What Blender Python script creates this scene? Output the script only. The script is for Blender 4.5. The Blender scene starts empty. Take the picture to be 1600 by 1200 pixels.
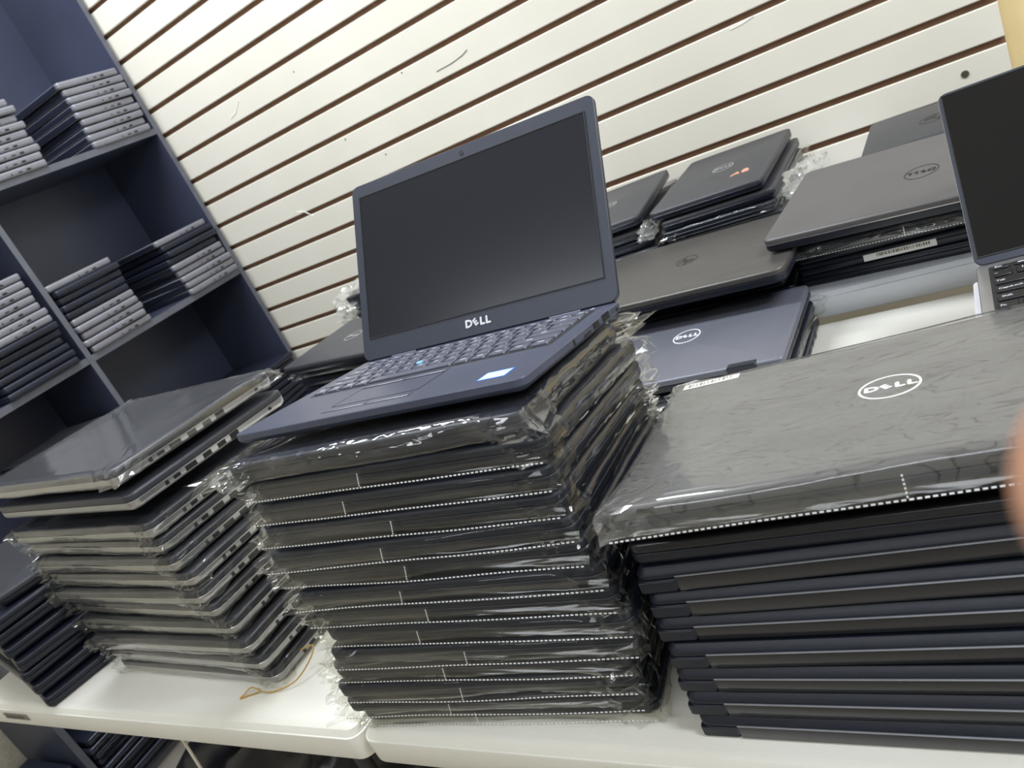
import bpy, math, random
from mathutils import Vector, Matrix, noise
SC = bpy.context.scene
COL = SC.collection
R = math.radians
FLOOR = -1.235            # floor height measured from the camera; world z = camera-relative z - FLOOR
def Z(z): return z - FLOOR

# ------------------------------------------------------------------ camera
def cam_axes(yaw, pitch, roll):
    f = Vector((math.sin(yaw)*math.cos(pitch), math.cos(yaw)*math.cos(pitch), -math.sin(pitch)))
    ri = Vector((math.cos(yaw), -math.sin(yaw), 0)); up = ri.cross(f)
    c, s = math.cos(roll), math.sin(roll)
    return c*ri + s*up, -s*ri + c*up, f
CR, CU, CF = cam_axes(R(-36.1012), R(19.5776), R(-26.6153))
cd = bpy.data.cameras.new('camera'); cam = bpy.data.objects.new('camera', cd); COL.objects.link(cam)
m = Matrix.Identity(4)
for i in range(3): m[i][0] = CR[i]; m[i][1] = CU[i]; m[i][2] = -CF[i]
m.translation = (0, 0, Z(0)); cam.matrix_world = m
cd.sensor_width = 36.0; cd.lens = 1254.56/1600*36.0; cd.clip_start = 0.01; cd.clip_end = 50
cd.dof.use_dof = True; cd.dof.focus_distance = 0.78; cd.dof.aperture_fstop = 12.5
SC.camera = cam
SC.view_settings.view_transform = 'Standard'; SC.view_settings.look = 'None'
SC.view_settings.gamma = 1.0; SC.view_settings.use_curve_mapping = False
SC.view_settings.exposure = 0.12
SC.cycles.transparent_max_bounces = 14; SC.cycles.max_bounces = 8; SC.cycles.diffuse_bounces = 4; SC.cycles.glossy_bounces = 4

# ------------------------------------------------------------------ world and lamps
W = bpy.data.worlds.new('world'); SC.world = W; W.use_nodes = True
W.node_tree.nodes['Background'].inputs[0].default_value = (0.9, 0.95, 1.0, 1)
W.node_tree.nodes['Background'].inputs[1].default_value = 0.3
CEIL = Z(1.50)
def lamp(x, y, sx, sy, power, col=(0.885, 0.935, 1.0), rz=0):
    l = bpy.data.lights.new('ceiling_lamp', 'AREA'); l.shape = 'RECTANGLE'; l.size = sx; l.size_y = sy
    l.energy = power; l.color = col
    o = bpy.data.objects.new('ceiling_lamp', l); COL.objects.link(o); o.location = (x, y, CEIL-0.03); o.rotation_euler = (0, 0, rz)
lamp(-1.45, 1.05, 1.25, 0.30, 50)
lamp(1.15, 0.95, 1.25, 0.30, 34)
lamp(1.55, 0.05, 1.25, 0.30, 44)
lamp(-0.45, -0.95, 2.8, 0.35, 26)

# ------------------------------------------------------------------ materials
def lin(c):
    c = c/255.0
    return c/12.92 if c <= 0.04045 else ((c+0.055)/1.055)**2.4
def rgb(r, g, b): return (lin(r), lin(g), lin(b), 1)
MATS = {}
def new_mat(name):
    m = bpy.data.materials.new(name); m.use_nodes = True; nt = m.node_tree
    for n in list(nt.nodes): nt.nodes.remove(n)
    out = nt.nodes.new('ShaderNodeOutputMaterial'); MATS[name] = m
    return m, nt, out
def mat(name, col, rough=0.5, metal=0.0, var=0.08, scale=30, bump=0.0, bscale=200, spec=0.5, col2=None, stretch=(1, 1, 1), coat=0.0):
    m, nt, out = new_mat(name); N, L = nt.nodes, nt.links
    p = N.new('ShaderNodeBsdfPrincipled'); L.new(p.outputs[0], out.inputs[0])
    tc = N.new('ShaderNodeTexCoord'); mp = N.new('ShaderNodeMapping'); mp.inputs['Scale'].default_value = stretch
    L.new(tc.outputs['Object'], mp.inputs[0])
    no = N.new('ShaderNodeTexNoise'); no.inputs['Scale'].default_value = scale; no.inputs['Detail'].default_value = 4
    L.new(mp.outputs[0], no.inputs['Vector'])
    rp = N.new('ShaderNodeValToRGB'); e = rp.color_ramp.elements
    e[0].position = 0.3; e[1].position = 0.7
    c2 = col2 or tuple(min(1, c*(1+var)) for c in col[:3]) + (1,)
    c1 = col if col2 else tuple(c*(1-var) for c in col[:3]) + (1,)
    e[0].color = c1; e[1].color = c2
    L.new(no.outputs['Fac'], rp.inputs[0]); L.new(rp.outputs[0], p.inputs['Base Color'])
    p.inputs['Roughness'].default_value = rough; p.inputs['Metallic'].default_value = metal
    p.inputs['Specular IOR Level'].default_value = spec
    if coat: p.inputs['Coat Weight'].default_value = coat; p.inputs['Coat Roughness'].default_value = 0.06
    if bump:
        n2 = N.new('ShaderNodeTexNoise'); n2.inputs['Scale'].default_value = bscale; n2.inputs['Detail'].default_value = 2
        L.new(mp.outputs[0], n2.inputs['Vector'])
        b = N.new('ShaderNodeBump'); b.inputs['Strength'].default_value = bump; b.inputs['Distance'].default_value = 0.001
        L.new(n2.outputs['Fac'], b.inputs['Height']); L.new(b.outputs[0], p.inputs['Normal'])
    return m
def film(name, haze=0.03, gloss=0.07, rough=0.06, strength=0.6, scl=(5, 22, 95), dist=0.004, pattern=False, tint=(0.97, 0.97, 0.955)):
    m, nt, out = new_mat(name); N, L = nt.nodes, nt.links
    tc = N.new('ShaderNodeTexCoord'); mp = N.new('ShaderNodeMapping'); mp.inputs['Scale'].default_value = scl
    L.new(tc.outputs['Object'], mp.inputs[0])
    no = N.new('ShaderNodeTexNoise'); no.inputs['Scale'].default_value = 1.0; no.inputs['Detail'].default_value = 1.2
    no.inputs['Distortion'].default_value = 0.6
    L.new(mp.outputs[0], no.inputs['Vector'])
    b = N.new('ShaderNodeBump'); b.inputs['Strength'].default_value = strength; b.inputs['Distance'].default_value = dist
    L.new(no.outputs['Fac'], b.inputs['Height'])
    lw = N.new('ShaderNodeLayerWeight'); lw.inputs['Blend'].default_value = 0.5; L.new(b.outputs[0], lw.inputs['Normal'])
    pw = N.new('ShaderNodeMath'); pw.operation = 'POWER'; pw.inputs[1].default_value = 4.0; L.new(lw.outputs['Facing'], pw.inputs[0])
    ma = N.new('ShaderNodeMath'); ma.operation = 'MULTIPLY_ADD'; ma.inputs[1].default_value = 0.85; ma.inputs[2].default_value = gloss; ma.use_clamp = True
    L.new(pw.outputs[0], ma.inputs[0])
    tr = N.new('ShaderNodeBsdfTransparent'); tr.inputs[0].default_value = tint + (1,)
    gl = N.new('ShaderNodeBsdfGlossy'); gl.inputs['Color'].default_value = (0.95, 0.95, 0.95, 1); gl.inputs['Roughness'].default_value = rough
    L.new(b.outputs[0], gl.inputs['Normal'])
    mx = N.new('ShaderNodeMixShader'); L.new(ma.outputs[0], mx.inputs[0]); L.new(tr.outputs[0], mx.inputs[1]); L.new(gl.outputs[0], mx.inputs[2])
    df = N.new('ShaderNodeBsdfDiffuse'); df.inputs[0].default_value = (0.85, 0.85, 0.84, 1)
    mx2 = N.new('ShaderNodeMixShader'); mx2.inputs[0].default_value = haze
    L.new(mx.outputs[0], mx2.inputs[1]); L.new(df.outputs[0], mx2.inputs[2]); L.new(mx2.outputs[0], out.inputs[0])
    if pattern:      # where the film clings to the lid: drawn-out contour lines
        mp2 = N.new('ShaderNodeMapping'); mp2.inputs['Scale'].default_value = pattern
        L.new(tc.outputs['Object'], mp2.inputs[0])
        n2 = N.new('ShaderNodeTexNoise'); n2.inputs['Scale'].default_value = 1; n2.inputs['Detail'].default_value = 3; n2.inputs['Distortion'].default_value = 1.6
        L.new(mp2.outputs[0], n2.inputs['Vector'])
        mu = N.new('ShaderNodeMath'); mu.operation = 'MULTIPLY'; mu.inputs[1].default_value = 12; L.new(n2.outputs['Fac'], mu.inputs[0])
        fr = N.new('ShaderNodeMath'); fr.operation = 'FRACT'; L.new(mu.outputs[0], fr.inputs[0])
        rp = N.new('ShaderNodeValToRGB'); e = rp.color_ramp.elements
        e[0].position = 0.0; e[0].color = (0.004, 0.004, 0.004, 1); e[1].position = 0.20; e[1].color = (haze, haze, haze, 1)
        e2 = e.new(0.09); e2.color = (0.008, 0.008, 0.008, 1)
        L.new(fr.outputs[0], rp.inputs[0]); L.new(rp.outputs[0], mx2.inputs[0])
    return m
mat('black_plastic', rgb(25, 29, 41), 0.42, 0, 0.10, 60, 0.15, 1500, spec=0.38)
mat('black_satin', rgb(27, 31, 43), 0.30, 0.2, 0.10, 40, 0.05, 900)
mat('black_edge', rgb(21, 23, 31), 0.45, 0.0, 0.05, 40, spec=0.3, coat=0.6)
mat('highlight_grey', rgb(150, 152, 160), 0.3, 0.5)
mat('dark_gap', rgb(14, 15, 18), 0.6)
mat('bagged_lid', rgb(64, 63, 64), 0.42, 0.1)
mat('hp_lid', rgb(54, 56, 63), 0.36, 0.15, 0.06, 25, 0.05, 1200)
mat('flip_lid', rgb(100, 102, 112), 0.40, 0.15, 0.05, 25, 0.05, 1200)
mat('graphite_lid', rgb(58, 59, 64), 0.40, 0.15, 0.06, 25, 0.05, 1200)
mat('grey_lid', rgb(86, 84, 85), 0.42, 0.15, 0.05, 20, 0.05, 1200)
mat('steel_lid', rgb(80, 78, 76), 0.36, 0.35, 0.12, 14, 0.08, 200, stretch=(1, 14, 1))
mat('silver', rgb(172, 172, 174), 0.30, 0.85, 0.05, 30)
mat('shelf_silver', rgb(134, 134, 142), 0.36, 0.3, 0.06, 30)
mat('shelf_dark', rgb(36, 40, 54), 0.38, 0.2, 0.08, 30)
mat('deck', rgb(72, 76, 93), 0.34, 0.15, 0.06, 30, 0.05, 1600)
mat('key', rgb(88, 90, 103), 0.32, 0.0, 0.06, 60)
mat('key_black', rgb(24, 24, 27), 0.40)
mat('legend', rgb(225, 228, 235), 0.5)
mat('bezel', rgb(42, 47, 60), 0.42, 0.1, 0.05, 40)
mat('screen', rgb(18, 22, 33), 0.22, 0.0, 0.03, 5, spec=0.6)
mat('screen_gloss', rgb(10, 11, 15), 0.05, 0.0, 0.03, 5, spec=0.5)
mat('logo_light', rgb(205, 206, 208), 0.30, 0.6)
mat('logo_dark', rgb(45, 43, 42), 0.25, 0.6)
mat('logo_white', rgb(232, 233, 235), 0.4)
mat('port', rgb(16, 16, 18), 0.4)
mat('port_rim', rgb(150, 150, 150), 0.35, 0.8)
mat('orange', rgb(216, 160, 130), 0.4)
mat('sticker_white', rgb(232, 232, 230), 0.5, 0, 0.02)
mat('sticker_blue', rgb(40, 105, 205), 0.35)
mat('sticker_pale', rgb(190, 214, 240), 0.35)
mat('blue_nub', rgb(120, 172, 208), 0.5)
mat('slat', rgb(226, 221, 208), 0.42, 0, 0.03, 3.5, 0.05, 60, col2=rgb(219, 214, 200))
mat('slat_core', rgb(120, 88, 66), 0.8, 0, 0.15, 40)
mat('yellow_wall', rgb(226, 204, 150), 0.7, 0, 0.05, 3, 0.2, 60)
mat('room_wall', rgb(186, 186, 184), 0.75, 0, 0.05, 8)
mat('beige_wall', rgb(200, 194, 176), 0.75, 0, 0.12, 80, 0.5, 120)
mat('ceiling', rgb(232, 232, 230), 0.8, 0, 0.02, 5)
mat('shelf_board', rgb(58, 62, 80), 0.36, 0.0, 0.10, 4, 0.05, 300)
mat('shelf_edge', rgb(88, 90, 98), 0.45, 0.0, 0.10, 20)
mat('plinth', rgb(176, 172, 168), 0.6)
mat('table_white', rgb(228, 226, 217), 0.34, 0, 0.02, 6, 0.25, 350, col2=rgb(222, 219, 208))
mat('table_cool', rgb(226, 230, 238), 0.36, 0, 0.02, 6, 0.25, 350)
mat('table_leg', rgb(70, 72, 76), 0.35, 0.8)
mat('badge', rgb(120, 112, 104), 0.5)
mat('terrazzo', rgb(150, 143, 128), 0.45, 0, 0.2, 90, col2=rgb(186, 178, 160))
mat('black_bag', rgb(20, 20, 26), 0.28, 0, 0.1, 20, 0.4, 60)
mat('cable', rgb(232, 226, 212), 0.5)
mat('rubber', rgb(196, 152, 60), 0.5)
mat('carton_white', rgb(214, 214, 220), 0.55, 0, 0.02, 20)
mat('carton_blue', rgb(34, 42, 66), 0.55)
mat('skin', rgb(196, 146, 118), 0.5, 0, 0.06, 60)
mat('nail', rgb(226, 170, 146), 0.3)
mat('mark', rgb(90, 84, 76), 0.7)
mat('scuff', rgb(240, 238, 230), 0.6)
mat('screw_metal', rgb(130, 124, 112), 0.35, 0.8)
film('film', 0.0015, 0.024)
film('film_crisp', 0.006, 0.08, 0.05, 0.5, (40, 40, 160))
film('film_flap', 0.005, 0.034, 0.08, 0.4, (10, 30, 160))
film('film_cling', 0.055, 0.06, 0.10, 0.10, (10, 30, 40), 0.002, pattern=(7, 26, 8))
film('film_cling_dark', 0.020, 0.06, 0.10, 0.15, (14, 20, 40), 0.002, pattern=(11, 17, 8))
film('film_loose', 0.10, 0.16, 0.08, 0.8, (60, 60, 60), 0.006)

# ------------------------------------------------------------------ mesh helpers
class MB:
    def __init__(s): s.v = []; s.f = []
    def add(s, vs, fs, M=None):
        o = len(s.v)
        s.v += [tuple(M @ Vector(v)) for v in vs] if M else [tuple(v) for v in vs]
        s.f += [tuple(i+o for i in f) for f in fs]; return s
    def box(s, x0, x1, y0, y1, z0, z1, M=None):
        return s.add([(x0,y0,z0),(x1,y0,z0),(x1,y1,z0),(x0,y1,z0),(x0,y0,z1),(x1,y0,z1),(x1,y1,z1),(x0,y1,z1)],
                     [(0,3,2,1),(4,5,6,7),(0,1,5,4),(1,2,6,5),(2,3,7,6),(3,0,4,7)], M)
    def bbox(s, x0, x1, y0, y1, z0, z1, b, M=None):       # bevelled box
        return s.slab((x0+x1)/2, (y0+y1)/2, x1-x0, y1-y0, b*1.2, [(b, z0), (0, z0+b), (0, z1-b), (b, z1)], 1, M)
    def slab(s, cx, cy, w, d, r, prof, seg=4, M=None, wedge=0.0):
        vs = []; fs = []; n = 4*(seg+1); zt = max(z for _, z in prof)
        for ins, z in prof:
            for (x, y) in outline(w-2*ins, d-2*ins, max(r-ins, 0.0004), seg):
                zz = z*(1-wedge*(y+d/2)/d) if wedge else z
                vs.append((cx+x, cy+y, zz))
        for k in range(len(prof)-1):
            for i in range(n):
                j = (i+1) % n; fs.append((k*n+i, k*n+j, (k+1)*n+j, (k+1)*n+i))
        fs.append(tuple(reversed(range(n)))); fs.append(tuple(range((len(prof)-1)*n, len(prof)*n)))
        return s.add(vs, fs, M)
    def tube(s, pts, r, n=8, closed=False):
        pts = [Vector(p) for p in pts]; vs = []; fs = []; k = len(pts)
        for i, p in enumerate(pts):
            a = pts[(i-1) % k] if (i or closed) else p; b = pts[(i+1) % k] if (i < k-1 or closed) else p
            t = (b-a).normalized(); u = t.orthogonal().normalized() if abs(t.z) > 0.95 else t.cross(Vector((0,0,1))).normalized(); w = t.cross(u)
            for q in range(n):
                an = 2*math.pi*q/n; vs.append(p + r*(math.cos(an)*u + math.sin(an)*w))
        for i in range(k if closed else k-1):
            for q in range(n):
                i2 = (i+1) % k; fs.append((i*n+q, i*n+(q+1)%n, i2*n+(q+1)%n, i2*n+q))
        if not closed: fs.append(tuple(reversed(range(n)))); fs.append(tuple(range((k-1)*n, k*n)))
        return s.add(vs, fs)
    def cyl(s, c, r, z0, z1, n=16, M=None):
        vs = [(c[0]+r*math.cos(2*math.pi*i/n), c[1]+r*math.sin(2*math.pi*i/n), z) for z in (z0, z1) for i in range(n)]
        fs = [(i, (i+1)%n, n+(i+1)%n, n+i) for i in range(n)] + [tuple(reversed(range(n))), tuple(range(n, 2*n))]
        return s.add(vs, fs, M)
    def ring(s, rx, ry, t, z0, z1, n=40, M=None):
        vs = []
        for z in (z0, z1):
            for k in (0, 1):
                for i in range(n):
                    a = 2*math.pi*i/n; vs.append(((rx-k*t)*math.cos(a), (ry-k*t)*math.sin(a), z))
        fs = []
        for i in range(n):
            j = (i+1) % n
            fs += [(i, j, 2*n+j, 2*n+i), (n+j, n+i, 3*n+i, 3*n+j), (2*n+i, 2*n+j, 3*n+j, 3*n+i), (j, i, n+i, n+j)]
        return s.add(vs, fs, M)
    def mesh(s, name, mt, smooth=None):
        me = bpy.data.meshes.new(name); me.from_pydata(s.v, [], s.f); me.update()
        if mt: me.materials.append(MATS[mt])
        if smooth:
            me.shade_smooth(); me.set_sharp_from_angle(angle=R(smooth))
        return me
_oc = {}
def outline(w, d, r, seg):
    pts = []
    for cx, cy, a0 in ((w/2-r, d/2-r, 0), (-w/2+r, d/2-r, 90), (-w/2+r, -d/2+r, 180), (w/2-r, -d/2+r, 270)):
        for i in range(seg+1):
            a = R(a0 + 90.0*i/seg); pts.append((cx+r*math.cos(a), cy+r*math.sin(a)))
    return pts
def put(name, me, parent=None, loc=(0, 0, 0), rot=(0, 0, 0)):
    o = bpy.data.objects.new(name, me); COL.objects.link(o); o.location = loc; o.rotation_euler = rot
    if parent: o.parent = parent
    return o
def tag(o, label, cat, group=None):
    o['label'] = label; o['category'] = cat
    if group: o['group'] = group
    return o
def thing(name, label, cat, group=None, mw=None):
    o = bpy.data.objects.new(name, None); COL.objects.link(o); o.empty_display_size = 0.05
    if mw: o.matrix_world = mw
    return tag(o, label, cat, group)
def struct(name, me, **k):
    o = put(name, me, **k); o['kind'] = 'structure'; return o
def stuff(o): o['kind'] = 'stuff'; return o

# text outlines, taken once from the built-in font
_tx = {}
def glyphs(s, ex=0.0):
    if s in _tx: return _tx[s]
    cu = bpy.data.curves.new('t', 'FONT'); cu.body = s; cu.size = 1.0; cu.resolution_u = 2; cu.align_x = 'CENTER'; cu.align_y = 'CENTER'
    o = bpy.data.objects.new('t', cu); COL.objects.link(o)
    bpy.context.view_layer.update()
    me = bpy.data.meshes.new_from_object(o.evaluated_get(bpy.context.evaluated_depsgraph_get()))
    r = ([tuple(v.co) for v in me.vertices], [tuple(p.vertices) for p in me.polygons])
    bpy.data.objects.remove(o); bpy.data.curves.remove(cu); bpy.data.meshes.remove(me)
    _tx[s] = r; return r
for ch in "DEL`1234567890-=QWERTYUIOP[]\\ASDFGHJKL;'ZXCVBNM,./": glyphs(ch)
def text(mb, s, size, cx=0, cy=0, z=0, sx=1.0, rot=0, shear=0):
    M = Matrix.Translation((cx, cy, z)) @ Matrix.Rotation(rot, 4, 'Z') @ Matrix(((size*sx, size*shear, 0, 0), (0, size, 0, 0), (0, 0, 1, 0), (0, 0, 0, 1)))
    return mb.add(*glyphs(s), M)
def bold(mb, s, size, cx, cy, z, t, **k):
    for dx, dy in ((0, 0), (t, 0), (-t, 0), (0, t), (0, -t)): text(mb, s, size, cx+dx, cy+dy, z+0.00001*abs(dx+dy)/max(t, 1e-9), **k)
def dell_letters(mb, size, z=0.0, cx=0, cy=0, t=0.06):
    s = size
    bold(mb, 'D', s, cx-0.98*s, cy, z, t*s, sx=1.15)
    bold(mb, 'E', s*0.92, cx-0.20*s, cy+0.03*s, z, t*s, rot=R(32), sx=0.95)
    bold(mb, 'L', s, cx+0.55*s, cy, z, t*s, sx=1.15)
    bold(mb, 'L', s, cx+1.20*s, cy, z, t*s, sx=1.15)
def logo_round(mt):          # ring with the four letters inside
    mb = MB(); mb.ring(0.0215, 0.0215, 0.0017, 0, 0.0003); dell_letters(mb, 0.0125, 0.0003); return mb.mesh('round_logo', mt)
def logo_hp(mt):
    mb = MB(); n = 32; z = 0.0003
    mb.ring(0.019, 0.019, 0.0022, 0, z)
    text(mb, 'h', 0.026, -0.005, 0.001, z, shear=0.35); text(mb, 'p', 0.026, 0.0065, -0.002, z, shear=0.35)
    text(mb, 'h', 0.026, -0.0053, 0.001, z, shear=0.35); text(mb, 'p', 0.026, 0.0068, -0.002, z, shear=0.35)
    return mb.mesh('round_hp_logo', mt)
LOGO = {'dell_light': logo_round('logo_light'), 'dell_white': logo_round('logo_white'), 'dell_dark': logo_round('logo_dark'), 'hp_dark': logo_hp('logo_dark')}

def pose(corner_local, corner_world, yaw=0, tx=0, ty=0):
    Rm = (Matrix.Rotation(R(yaw), 4, 'Z') @ Matrix.Rotation(R(ty), 4, 'Y') @ Matrix.Rotation(R(tx), 4, 'X'))
    w = Vector(corner_world); w.z = Z(w.z)
    return Matrix.Translation(w) @ Rm @ Matrix.Translation(-Vector(corner_local))
ORD = ['bottom', 'second', 'third', 'fourth', 'fifth', 'sixth', 'seventh', 'eighth', 'ninth', 'tenth', 'eleventh', 'twelfth', 'thirteenth', 'fourteenth', 'fifteenth']

# ------------------------------------------------------------------ plastic bags
def bag_mesh(W_, D_, T, seed, mt='film', front=0.004, corner=0.014, pad=0.0014, wedge=0.0):
    rng = random.Random(seed); off = Vector((rng.uniform(0, 50), rng.uniform(0, 50), rng.uniform(0, 50)))
    base = []
    w, d, r = W_+2*pad, D_+2*pad, 0.010
    per = [('t', None)]
    def side(p, q, n): return [(p[0]+(q[0]-p[0])*i/n, p[1]+(q[1]-p[1])*i/n) for i in range(n)]
    o = outline(w, d, r, 5); k = len(o); pts = []
    for i in range(k):
        a, b = o[i], o[(i+1) % k]; L = math.hypot(b[0]-a[0], b[1]-a[1])
        pts += side(a, b, max(1, int(round(L/0.006))))
    n = len(pts)
    prof = [(0.07, 0.0, 0), (0.02, 0.0, 0.1), (0.005, 0.0003, 0.4), (0.0006, 0.12*T, 1), (0, 0.32*T, 1), (0, 0.52*T, 1), (0, 0.72*T, 1), (0.0004, 0.9*T, 1),
            (0.004, T+pad, 0.5), (0.012, T+pad, 0.25), (0.035, T+pad, 0.08), (0.07, T+pad*0.8, 0)]
    vs = []
    for kx, (ins, z, sw) in enumerate(prof):
        sx, sy = (w-2*ins)/w, (d-2*ins)/d
        for (x, y) in pts:
            X, Y = x*sx, y*sy
            nx, ny = x/(w/2), y/(d/2)
            ax = abs(abs(x)-w/2) < 0.012; ay = abs(abs(y)-d/2) < 0.012
            nv = Vector((math.copysign(1, x) if ax else 0, math.copysign(1, y) if ay else 0, 0))
            if nv.length: nv.normalize()
            dc = math.hypot(abs(x)-w/2, abs(y)-d/2); cw = math.exp(-(dc/0.028)**2)
            P = Vector((X, Y, z))
            a = noise.noise(Vector((X*14, Y*14, z*170))+off); b = noise.noise(Vector((X*70, Y*70, z*260))-off); c = noise.noise(Vector((X*110, Y*110, z*500))+off*2)
            disp = sw*(0.0016*(a+0.3)+0.0009*b)
            if y < -d/2+0.003: disp += sw*front*max(0, 0.35+0.9*noise.noise(Vector((X*9, 3.1, z*60))+off))
            disp += cw*sw*corner*(0.25+1.3*abs(b)+0.7*abs(c))*(0.6+0.8*rng.random())
            zz = z + cw*sw*0.006*(c+0.6*a) + (1-abs(2*min(max(z/T, 0), 1)-1))*0 
            if kx >= 8: zz += max(0, 0.0011*noise.noise(Vector((X*22, Y*22, 0))+off))*(1 if kx < 11 else 0)
            if kx < 3: zz = max(zz, 0.0) if cw < 0.05 else max(zz, -0.004)
            if wedge: zz *= 1-wedge*(Y+D_/2)/D_
            vs.append((X+nv.x*disp, Y+nv.y*disp, zz))
    fs = []
    for q in range(len(prof)-1):
        for i in range(n):
            j = (i+1) % n; fs.append((q*n+i, q*n+j, (q+1)*n+j, (q+1)*n+i))
    fs.append(tuple(reversed(range(n)))); fs.append(tuple(range((len(prof)-1)*n, len(prof)*n)))
    me = bpy.data.meshes.new('plastic_bag'); me.from_pydata(vs, [], fs); me.update(); me.materials.append(MATS[mt])
    sm = [False]*len(fs)
    for q in range(len(prof)-1):
        for i in range(n):
            x, y = pts[i]; dc = math.hypot(abs(x)-w/2, abs(y)-d/2)
            sm[q*n+i] = dc > 0.035 or q >= 9
    sm[-1] = True
    me.polygons.foreach_set('use_smooth', sm)
    return me
def crumple_mesh(rx, ry, rz, seed, mt='film_loose', nu=26, nv=16):
    rng = random.Random(seed); off = Vector((rng.uniform(0, 90),)*3); mb = MB(); vs = []; fs = []
    for j in range(nv+1):
        th = math.pi*j/nv
        for i in range(nu):
            ph = 2*math.pi*i/nu; dv = Vector((math.sin(th)*math.cos(ph), math.sin(th)*math.sin(ph), math.cos(th)))
            s = 0.72+0.55*noise.noise(dv*2.6+off)+0.35*abs(noise.noise(dv*6-off))+0.06*rng.random()
            vs.append((dv.x*rx*s, dv.y*ry*s, dv.z*rz*s))
    for j in range(nv):
        for i in range(nu): fs.append((j*nu+i, j*nu+(i+1)%nu, (j+1)*nu+(i+1)%nu, (j+1)*nu+i))
    mb.add(vs, fs); return mb.mesh('loose_bag_end', mt)
def seal_meshes(W_, D_, T, seed, flap_frac):
    """front seal of a bag: a ribbon with a dashed weld line, and a folded-over flap with its own weld"""
    rng = random.Random(seed); off = rng.uniform(0, 40)
    y0 = -D_/2-0.0025
    def wave(x): return 0.0034*noise.noise(Vector((x*6+off, 0, 0))) , 0.0026*noise.noise(Vector((x*6-off, 5, 0)))
    rib = MB(); n = 60; vs = []
    for i in range(n+1):
        x = -W_/2-0.004 + (W_+0.008)*i/n; a, b = wave(x)
        vs += [(x, y0+0.001, 0.0075+a), (x, y0-0.003+b, 0.0035+a), (x, y0-0.0045+b, 0.0003+a*0.6)]
    fs = []
    for i in range(n):
        for k in range(2): fs.append((3*i+k, 3*i+3+k, 3*i+4+k, 3*i+1+k))
    rib.add(vs, fs)
    da = MB(); x = -W_/2
    while x < W_/2:
        a, b = wave(x); x2 = x+0.0026; a2, b2 = wave(x2)
        ya, yb = y0-0.0042+b-0.0002, y0-0.0042+b2-0.0002
        za, zb = 0.0009+a*0.6, 0.0009+a2*0.6
        da.add([(x, ya, za), (x2, yb, zb), (x2, yb+0.0003, zb+0.0011), (x, ya+0.0003, za+0.0011)], [(0, 1, 2, 3)]); x += 0.0042
    fl = MB(); fw = W_*flap_frac; vs = []; n2 = 30
    for i in range(n2+1):
        x = -W_/2+0.006 + fw*i/n2; a, b = wave(x*1.3+3)
        vs += [(x, y0-0.0010, T*0.86), (x, y0-0.0035+b, T*0.5+a), (x, y0-0.0058+b*1.5, 0.0022+a)]
    fs = []
    for i in range(n2):
        for k in range(2): fs.append((3*i+k, 3*i+3+k, 3*i+4+k, 3*i+1+k))
    fl.add(vs, fs)
    xe = -W_/2+0.006+fw-0.004
    for k in range(6):
        z = 0.003+k*(T*0.8-0.003)/6; a, b = wave(xe*1.3+3); t = z/(T*0.86); yy = y0-0.0062+b*1.4*(1-t)+0.0050*t
        da.add([(xe, yy, z), (xe+0.0011, yy, z), (xe+0.0011, yy, z+0.0017), (xe, yy, z+0.0015)], [(0, 1, 2, 3)])
    return rib.mesh('seal_strip', 'film_flap', 60), da.mesh('seal_dashes', 'logo_white'), fl.mesh('bag_flap', 'film_flap', 60)

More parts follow.
